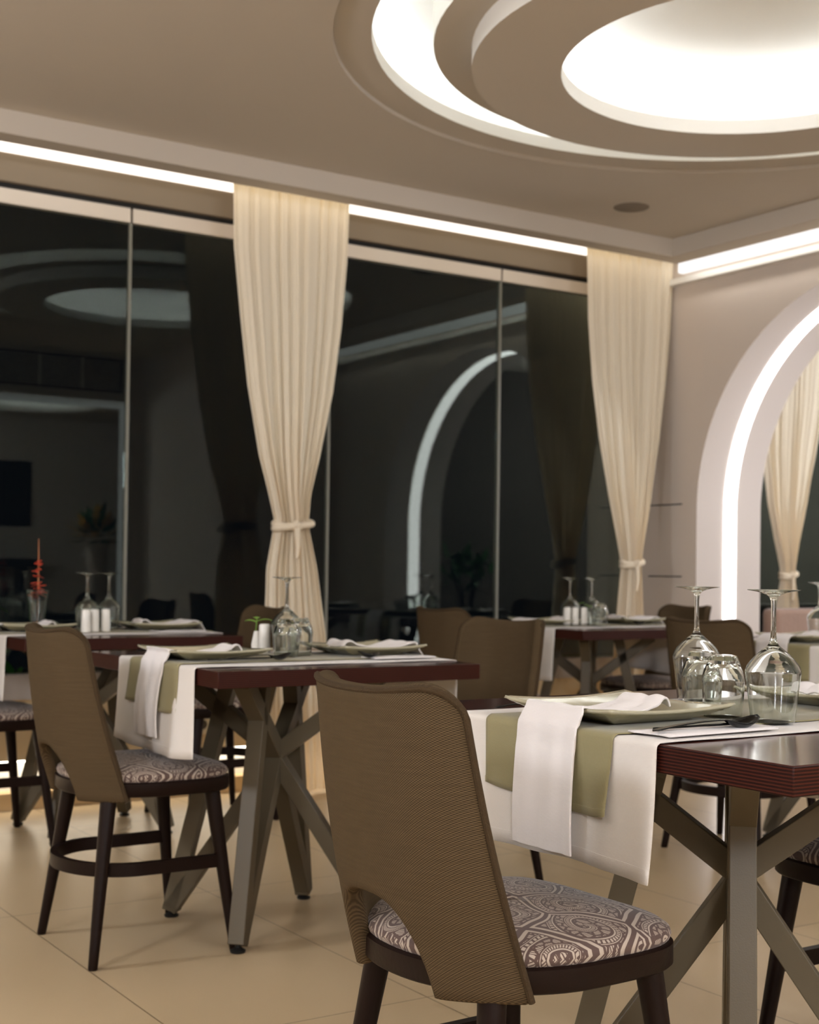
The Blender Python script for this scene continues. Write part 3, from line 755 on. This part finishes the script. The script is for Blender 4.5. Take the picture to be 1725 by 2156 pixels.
# shakers and sprigs
def build_shaker():
    b = MB(); b.lathe([(0, 0), (.016, 0), (.0175, .003), (.0165, .05), (.016, .078), (.013, .083), (0, .084)], 24)
    return b.build('salt_shaker', M['white_ceramic'])
for x, y, lab in [(1.775, 4.90, 'white shaker on the table by the left windows, behind the left glass'), (1.815, 4.92, 'white shaker in the middle, table by the left windows'), (1.862, 4.93, 'white shaker on the table by the left windows, rightmost'),
                  (1.825, 3.56, 'white shaker left of the glasses, table left of centre'),
                  (4.08, 4.92, 'white shaker on the far table, leftmost of three'), (4.12, 4.91, 'white shaker on the far table, middle of three'), (4.165, 4.90, 'white shaker on the far table, rightmost of three')]:
    place('shaker', build_shaker, (x, y, .7575), 0, lab, 'shaker', 'white shakers')
def build_sprig():
    r = empty('flower_sprig')
    b = MB(); b.lathe([(0, 0), (.014, 0), (.016, .02), (.010, .05), (.008, .06)], 20); b.build('bud_vase', M['white_ceramic'], parent=r)
    b = MB(); b.tube([(0, 0, .02), (.003, .001, .06), (0, .0, .098)], .0015, 6); b.build('stem', M['leaf2'], parent=r)
    for a, zz in ((0, .085), (2.2, .095), (4.0, .088)):
        b = MB(); P = []
        for i in range(7):
            t = i/6; w = .010*math.sin(PI*min(1, t*1.02))+.0004
            c = Vector((.045*t*math.cos(a), .045*t*math.sin(a), zz+.022*t-.02*t*t)); s_ = Vector((-math.sin(a), math.cos(a), 0))
            P.append([tuple(c-s_*w), tuple(c+Vector((0, 0, .002))), tuple(c+s_*w)])
        b.grid(P); b.build('leaf', M['leaf2'], parent=r, angle=70, solid=(.0006, 0))
    return r
place('sprig', build_sprig, (1.83, 3.62, .7575), 2.0, 'small white bud vase with green leaves behind the glasses, table left of centre', 'flower', 'green sprigs')
place('sprig', build_sprig, (4.275, 5.0, .7575), .4, 'small white bud vase with green leaves on the far table', 'flower', 'green sprigs')

# ------------------------------------------------------------------ cutlery
def spoon_mesh(L=.225):
    b = MB(); P = []
    for i in range(41):
        t = i/40; x = t*L
        if t < .70: w = .0042+.0025*(1-t/.7)**1.5*(1 if t < .3 else .6); z = .004+.006*math.sin(PI*t/.7*.9)*.6+.008*(t/.7)
        else:
            q = (t-.70)/.30; w = .0042+.0185*math.sin(PI*q**.8)**.75 if q < 1 else .0005; z = .012-.006*math.sin(PI*q)+.006*q
        if q_end(i): w = .0008
        row = []
        for j in range(9):
            v = j/8*2-1; dz = 0
            if t > .70: q = (t-.70)/.30; dz = .010*(v*v-1)*math.sin(PI*q)
            row.append((x, v*w, z+dz))
        P.append(row)
    b.grid(P); return b
def q_end(i): return i in (0, 40)
def build_spoon():
    return spoon_mesh().build('spoon', M['black_cutlery'], angle=70, solid=(.0018, 0))
def build_knife():
    b = MB(); P = []
    for i in range(31):
        t = i/30; w = .0045 if t < .5 else .0075*(1-((t-.5)/.5)**4)+.0006; P.append([(t*.215, -w*.6, .004), (t*.215, 0, .005), (t*.215, w, .004)])
    b.grid(P); return b.build('knife', M['black_cutlery'], angle=70, solid=(.0025, 0))
def build_fork():
    r = empty('fork'); b = MB(); P = []
    for i in range(24):
        t = i/23; w = .004 if t < .8 else .004+.008*(t-.8)/.2; P.append([(t*.15, -w, .004+.006*math.sin(PI*t)), (t*.15, w, .004+.006*math.sin(PI*t))])
    b.grid(P); b.build('handle', M['black_cutlery'], parent=r, angle=70, solid=(.002, 0))
    b = MB()
    for j in range(4):
        y = -.010+j*.0067
        b.tube([(.148, y, .004), (.17, y, .002), (.19, y, .004), (.205, y, .009)], [.0016, .0015, .0014, .0008], 6)
    b.build('tines', M['black_cutlery'], parent=r)
    return r
ZT = .7605
for key, bd, x, y, rz, lab, cat in [
    ('spoon', build_spoon, 1.44, 1.533, .0, 'black spoon beside a folded white napkin on the near side of the nearest table', 'spoon'),
    ('knife', build_knife, 1.462, 1.552, -.03, 'black knife lying under the black spoon, nearest table', 'knife'),
    ('fork', build_fork, 1.44, 1.925, -.04, 'black fork partly hidden behind the left plate of the nearest table', 'fork'),
    ('spoon', build_spoon, 1.52, 3.225, .10, 'black spoon in front of the left plate, table left of centre', 'spoon'),
    ('knife', build_knife, 1.50, 3.24, .05, 'black knife in front of the left plate, table left of centre', 'knife'),
    ('fork', build_fork, 1.44, 3.60, 0, 'black fork behind the left plate, table left of centre', 'fork'),
    ('spoon', build_spoon, 2.17, 3.235, PI, 'black spoon in front of the right plate, table left of centre', 'spoon'),
    ('knife', build_knife, 1.53, 4.89, 0, 'black knife before the left plate, table by the left windows', 'knife'),
    ('fork', build_fork, 2.22, 4.87, PI, 'black fork before the right plate, table by the left windows', 'fork'),
    ('spoon', build_spoon, 4.66, 4.86, PI, 'black spoon before the right plate, far table by the corner curtain', 'spoon'),
    ('knife', build_knife, 3.95, 4.85, 0, 'black knife before the left plate, far table by the corner curtain', 'knife'),
    ('fork', build_fork, 3.90, 3.64, 0, 'black fork behind the plate on the right edge table', 'fork')]:
    place(key, bd, (x, y, ZT), rz, lab, cat, 'black cutlery')
# folded cutlery napkins
def folded(x, y, lx, ly, rz, lab):
    b = MB()
    for k in range(1):
        P = []
        for i in range(15):
            row = []
            for j in range(7):
                u, v = i/14, j/6
                row.append((lx*(u-.5)*(1-.1*k)+.004*math.sin(v*5+k), ly*(v-.5)*(1-.14*k)-.004*k, .0046+.0010*math.sin(u*9)*math.sin(v*4)))
            P.append(row)
        b.grid(P)
    o = b.build('folded_napkin', M['napkin'], angle=60, solid=(.003, 1), normals=False); o.location = (x, y, .7525); o.rotation_euler = (0, 0, rz)
    return tag(o, lab, 'napkin', 'folded cutlery napkins')
folded(1.565, 1.548, .24, .085, .02, 'small folded white napkin under the black spoon and knife, nearest table')
folded(2.08, 3.235, .2, .07, 0, 'small folded white napkin under the spoon, right end of the table left of centre')
folded(2.13, 4.87, .2, .07, 0, 'small folded white napkin under the fork, table by the left windows')

# ------------------------------------------------------------------ chair
def build_chair():
    r = empty('dining_chair')
    # seat outline (D shape, facing +x)
    def outline(off, n=72):
        pts = []
        for k in range(n):
            a = 2*PI*k/n; c, s = math.cos(a), math.sin(a)
            if c < 0: e = 2.15; ax = .215
            else: e = 4.2; ax = .205
            ay = .218
            x = ax*math.copysign(abs(c)**(2/e), c); y = ay*math.copysign(abs(s)**(2/e), s)
            if x > 0: y *= 1-.02*(x/.2)
            L = math.hypot(x, y); pts.append((x*(1+off/L), y*(1+off/L)))
        return pts
    z0, z1 = .418, .455
    b = MB(); o1, o2, o3 = outline(0), outline(-.004), outline(-.03)
    rows = [[(x, y, z0+.03) for x, y in o3], [(x, y, z0) for x, y in o3], [(x, y, z0) for x, y in o2], [(x, y, z0+.004) for x, y in o1], [(x, y, z1-.003) for x, y in o1], [(x, y, z1) for x, y in o2], [(x, y, z1) for x, y in outline(-.02)]]
    b.grid([list(c) for c in zip(*rows)], close_u=True)
    b.build('seat_frame', M['darkwood'], parent=r, angle=50)
    b = MB(); rows = []
    for off, z in ((-.012, z1-.004), (-.006, z1+.002), (-.003, z1+.010), (-.006, z1+.018), (-.018, z1+.026), (-.045, z1+.033), (-.08, z1+.038), (-.12, z1+.041), (-.17, z1+.043), (-.214, z1+.0435)):
        rows.append([(x, y, z) for x, y in outline(off)])
    b.grid([list(c) for c in zip(*rows)], close_u=True)
    b.v.append((0, 0, z1+.044)); ci = len(b.v)-1; n = 72; nr = len(rows)
    for k in range(n): b.f.append([k*nr+nr-1, ((k+1) % n)*nr+nr-1, ci]); b.m.append(0)
    b.build('seat_cushion', M['paisley'], parent=r, angle=80)
    # legs
    for tx, ty, fx, fy in ((.135, .165, .187, .212), (.135, -.165, .187, -.212), (-.135, .140, -.192, .197), (-.135, -.140, -.192, -.197)):
        b = MB(); pts, rs = [], []
        for i in range(11):
            t = i/10; pts.append((tx+(fx-tx)*t, ty+(fy-ty)*t, .43*(1-t)+.003)); rs.append(.0215-.0095*t)
        pts.append((fx, fy, 0)); rs.append(.0105)
        b.tube(pts, rs, 20); b.build('leg', M['darkwood'], parent=r, angle=50)
    # bentwood stretcher, open at the front
    zs = .235; b = MB(); path = []
    k_ = (.43-zs)/.43
    fx, fy = .135+(.187-.135)*k_, .165+(.212-.165)*k_
    for i in range(7): path.append((fx-(fx+.06)*i/6, fy-.002*i/6))
    for i in range(1, 28):
        a = PI/2+PI*i/28; path.append((-.06+.158*math.cos(a), fy*math.sin(a)))
    for i in range(7): path.append((-.06+(fx+.06)*i/6, -fy))
    P = []
    for i, (x, y) in enumerate(path):
        p, q = Vector(path[max(i-1, 0)]), Vector(path[min(i+1, len(path)-1)]); d = (q-p).normalized(); nrm = Vector((d.y, -d.x))
        w, h = .009, .0165
        P.append([(x+nrm.x*sx*w, y+nrm.y*sx*w, zs+sz*h) for sx, sz in ((-1, -1), (1, -1), (1, 1), (-1, 1), (-1, -1))])
    b.grid(P); b.build('stretcher', M['darkwood'], parent=r, smooth=True, angle=40)
    # backrest shell
    zb, zt = .408, .844; uc = .54; zarc = .545
    def pos(u, z):
        t = (z-zb)/(zt-zb)
        W = .192-.018*t; xr = -.236-.054*t-.010*math.sin(PI*t); dp = .125-.060*t
        return Vector((xr+dp*abs(u)**(2.3+1.6*t), W*u, z))
    def cols():
        us = []
        n = 60
        for i in range(n+1): us.append(-1+2*i/n)
        for s in (-1, 1):
            for e in (.0, .006, .016): us += [s*(uc-e)]
            us += [s*(uc+.002), s*.99, s*.98, s*.95]
        return sorted(set(round(u, 5) for u in us))
    def zbot(u):
        a = abs(u)
        if a >= uc: return zb
        return zb+(zarc-zb)*(1-(a/uc)**3.0)**(1/2.2)
    def ztop(u):
        rc = .045/.175; a = abs(u)-(1-rc); base = zt-.013*(1-min(1, abs(u)/.9)**2)
        if a <= 0: return base
        return base-.045*(1-math.sqrt(max(0, 1-(a/rc)**2)))
    b = MB(); nz = 26; P = []; us = cols()
    for u in us:
        z0_, z1_ = zbot(u), ztop(u); P.append([tuple(pos(u, z0_+(z1_-z0_)*j/nz)) for j in range(nz+1)])
    def nrm(u, z):
        h = .002; du = pos(min(1, u+h), z)-pos(max(-1, u-h), z); dz = pos(u, z+h)-pos(u, z-h)
        n = du.cross(dz); n.normalize(); return n if n.x > 0 else -n
    TH = .030; nc = len(us)
    R = [[Vector(p) for p in r_] for r_ in P]
    Nn = [[nrm(us[i], P[i][j][2]) for j in range(nz+1)] for i in range(nc)]
    b.grid(P)
    o2 = b.grid([[tuple(R[i][j]+Nn[i][j]*TH) for j in range(nz+1)] for i in range(nc)])
    for f in b.f[(nc-1)*nz:]: f.reverse()
    loop = [(i, 0) for i in range(nc)]+[(nc-1, j) for j in range(1, nz+1)]+[(i, nz) for i in range(nc-2, -1, -1)]+[(0, j) for j in range(nz-1, 0, -1)]
    L = len(loop); rim = []
    for k, (i, j) in enumerate(loop):
        d = Vector((0, 0, 0))
        for q in (1, 2, 3): d += R[loop[(k+q) % L][0]][loop[(k+q) % L][1]]-R[loop[k-q][0]][loop[k-q][1]]
        n = Nn[i][j]; out = d.cross(n).normalized(); p = R[i][j]; row = []
        for t in (.12, .32, .5, .68, .88): row.append(p+n*TH*t+out*.007*math.sin(PI*t)**.6)
        o = len(b.v); b.v += [tuple(x) for x in row]; rim.append([i*(nz+1)+j]+list(range(o, o+5))+[o2+i*(nz+1)+j])
    for k in range(L):
        a_, c_ = rim[k], rim[(k+1) % L]
        for t in range(6): b.f.append([a_[t], a_[t+1], c_[t+1], c_[t]]); b.m.append(0)
    for idx, v in enumerate(b.v): b.uv[idx] = (v[1]*1.06+v[0]*.35, v[2]*1.02)
    o = b.build('backrest', M['weave'], parent=r, angle=80)
    # piping along sides and top of the rear face
    path = [pos(-1, zb+(ztop(-1)-zb)*i/24) for i in range(25)]+[pos(u, ztop(u)) for u in us[1:-1]]+[pos(1, zb+(ztop(1)-zb)*(1-i/24)) for i in range(25)]
    cl = [path[0]]
    for p in path[1:]:
        if (p-cl[-1]).length > .004: cl.append(p)
    b = MB(); b.tube([p+Vector((.003, .0015*(-1 if p.y < 0 else 1), .001)) for p in cl], .0052, 8)
    b.build('piping', M['piping'], parent=o)
    return r
SOL = 1.0
CH = [
 ((1.289, 1.69), .02, 'brown woven chair with paisley seat in the foreground, its back toward the camera', 'chair0'),
 ((1.417, 3.487), 0, 'brown woven chair with its back to us, left end of the table left of centre', 'c1'),
 ((1.45, 5.02), 0, 'brown chair cut by the left picture edge at the table by the windows', 'c2'),
 ((2.38, 5.09), PI, 'brown chair facing left at the right end of the table by the left windows', 'c3'),
 ((3.56, 4.86), .05, 'brown chair with its back to us at the left end of the far table', 'c4'),
 ((2.535, 3.60), PI+.24, 'brown chair facing left at the right end of the table left of centre', 'c5'),
 ((4.72, 5.04), PI, 'brown chair beyond the far table, in front of the arch side wall', 'c6'),
 ((3.78, 3.56), .18, 'brown chair with its back to us, behind the nearest wine glasses', 'c7'),
 ((2.27, 1.70), PI, 'chair cut by the right picture edge, only paisley seat corner and dark leg showing', 'c8'),
]
for (x, y), rz, lab, _ in CH: place('chair', build_chair, (x, y, 0), rz, lab, 'chair', 'brown dining chairs')

# ------------------------------------------------------------------ annex banquette
r = empty('banquette', (5.75, 5.0, 0))
b = MB(); b.box(0, 1.6, .16, .28, .0, .82); b.build('backrest', M['pink'], parent=r, smooth=True, bevel=.03)
b = MB(); b.box(0, 1.6, -.32, .16, .30, .46); b.build('seat', M['pink'], parent=r, smooth=True, bevel=.03)
b = MB(); b.box(.02, 1.58, -.28, .24, .0, .30); b.build('base', M['darkwood'], parent=r, smooth=False)
tag(r, 'rose coloured velvet banquette seen through the arch', 'bench')

# ------------------------------------------------------------------ flowers
def flower_vase(loc, label):
    r = empty('flower_vase', loc); r.scale = (.76, .76, .76)
    b = MB(); b.lathe([(0, 0), (.035, 0), (.038, .02), (.045, .12), (.06, .2), (.057, .2), (.042, .12), (.034, .01), (0, .01)], 32); b.build('vase', M['glass'], parent=r)
    b = MB(); b.tube([(0, 0, .03), (.004, .004, .2), (0, 0, .47)], [.004, .003, .001], 8); b.build('stem', M['petal2'], parent=r)
    rnd = random.Random(4); b = MB()
    for k in range(46):
        z = .16+.2*rnd.random()**1.4; a = rnd.uniform(0, 2*PI); L = (.055-(z-.16)*.17)*rnd.uniform(.7, 1.1)
        d = Vector((math.cos(a), math.sin(a), rnd.uniform(-.5, .3))).normalized(); c = Vector((0, 0, z)); s_ = d.cross(Vector((0, 0, 1))).normalized()
        P = [[tuple(c+d*L*t-s_*.009*math.sin(PI*t)), tuple(c+d*L*t+Vector((0, 0, .003))), tuple(c+d*L*t+s_*.009*math.sin(PI*t))] for t in (0.02, .3, .6, .98)]
        b.grid(P)
    b.build('petals', M['petal'], parent=r, solid=(.0008, 0))
    tag(r, label, 'flower')
flower_vase((1.762, 5.42, .7515), 'orange red flower spike in a glass vase, table by the left windows')
r = empty('planter', (4.35, -.45, 0))
b = MB(); b.lathe([(0, 0), (.12, 0), (.13, .02), (.10, .5), (.09, 1.15), (.12, 1.2), (.10, 1.2), (.08, 1.12), (0, 1.1)], 32); b.build('tall_vase', M['sillpaint'], parent=r)
rnd = random.Random(9)
for m_, nm, cnt in ((M['leaf'], 'foliage', 60), (M['yellow'], 'blossoms', 40)):
    b = MB()
    for k in range(cnt):
        a = rnd.uniform(0, 2*PI); e = rnd.uniform(-.2, 1.4); d = Vector((math.cos(a)*math.cos(e), math.sin(a)*math.cos(e), math.sin(e)))
        c = Vector((0, 0, 1.25)); L0, L1 = .1, rnd.uniform(.2, .36); s_ = d.cross(Vector((0, 0, 1))).normalized(); w = .045
        b.grid([[tuple(c+d*(L0+(L1-L0)*t)-s_*w*math.sin(PI*t)), tuple(c+d*(L0+(L1-L0)*t)+s_*w*math.sin(PI*t))] for t in (.03, .3, .7, .97)])
    o = b.build(nm, m_, parent=r, solid=(.001, 0)); o['kind'] = 'stuff'
tag(r, 'tall pale vase of leaves and yellow flowers, reflected in the left window', 'flower')

r = empty('potted_plant', (6.2, 2.62, 0))
b = MB(); b.lathe([(0, 0), (.13, 0), (.16, .3), (.17, .62), (.14, .62), (.13, .5), (0, .5)], 32); b.build('pot', M['darkframe'], parent=r)
b = MB()
for k in range(4): b.tube([(0, 0, .5), (.06*math.cos(k*1.6), .06*math.sin(k*1.6), .8), (.16*math.cos(k*1.6), .16*math.sin(k*1.6), 1.08)], [.014, .01, .005], 8)
b.build('stems', M['darkwood'], parent=r)
rnd = random.Random(5); b = MB()
for k in range(70):
    a = rnd.uniform(0, 2*PI); e = rnd.uniform(-.5, 1.3); d = Vector((math.cos(a)*math.cos(e), math.sin(a)*math.cos(e), math.sin(e))); c = Vector((rnd.uniform(-.14, .14), rnd.uniform(-.14, .14), rnd.uniform(.85, 1.1)))
    L = rnd.uniform(.1, .2); s_ = d.cross(Vector((0, 0, 1))).normalized(); w = .03
    b.grid([[tuple(c+d*L*t-s_*w*math.sin(PI*t)), tuple(c+d*L*t+s_*w*math.sin(PI*t))] for t in (.03, .3, .7, .97)])
o = b.build('foliage', M['leaf'], parent=r); o['kind'] = 'stuff'
tag(r, 'potted green plant in the annex beyond the arch, reflected in the middle window', 'plant')

# shrubs outside in the dark
def shrub(loc, rad, h, label, seed):
    r = empty('shrub', loc); rnd = random.Random(seed)
    b = MB()
    for k in range(5): a = rnd.uniform(0, 6.28); b.tube([(0, 0, 0), (.3*rad*math.cos(a), .3*rad*math.sin(a), h*.5), (.6*rad*math.cos(a), .6*rad*math.sin(a), h*.85)], [.015, .01, .004], 6)
    b.build('stems', M['darkwood'], parent=r)
    b = MB()
    for k in range(420):
        a = rnd.uniform(0, 6.28); q = math.sqrt(rnd.random()); z = h*(.15+.85*rnd.random()); rr = rad*q*math.sqrt(max(.05, 1-((z/h-.55)/.55)**2))
        c = Vector((rr*math.cos(a), rr*math.sin(a), z)); d = Vector((rnd.uniform(-1, 1), rnd.uniform(-1, 1), rnd.uniform(-.5, .9))).normalized()
        s_ = d.cross(Vector((rnd.random(), rnd.random(), 1))).normalized(); L = rnd.uniform(.06, .11); w = L*.25
        b.grid([[tuple(c+d*L*t-s_*w*math.sin(PI*t)), tuple(c+d*L*t+s_*w*math.sin(PI*t))] for t in (.03, .35, .7, .97)])
    o = b.build('foliage', M['leaf'], parent=r); o['kind'] = 'stuff'
    tag(r, label, 'shrub', 'shrubs outside the windows')
shrub((1.62, 6.2, -.06), .3, .95, 'dark green shrub outside the left window behind the tables', 21)
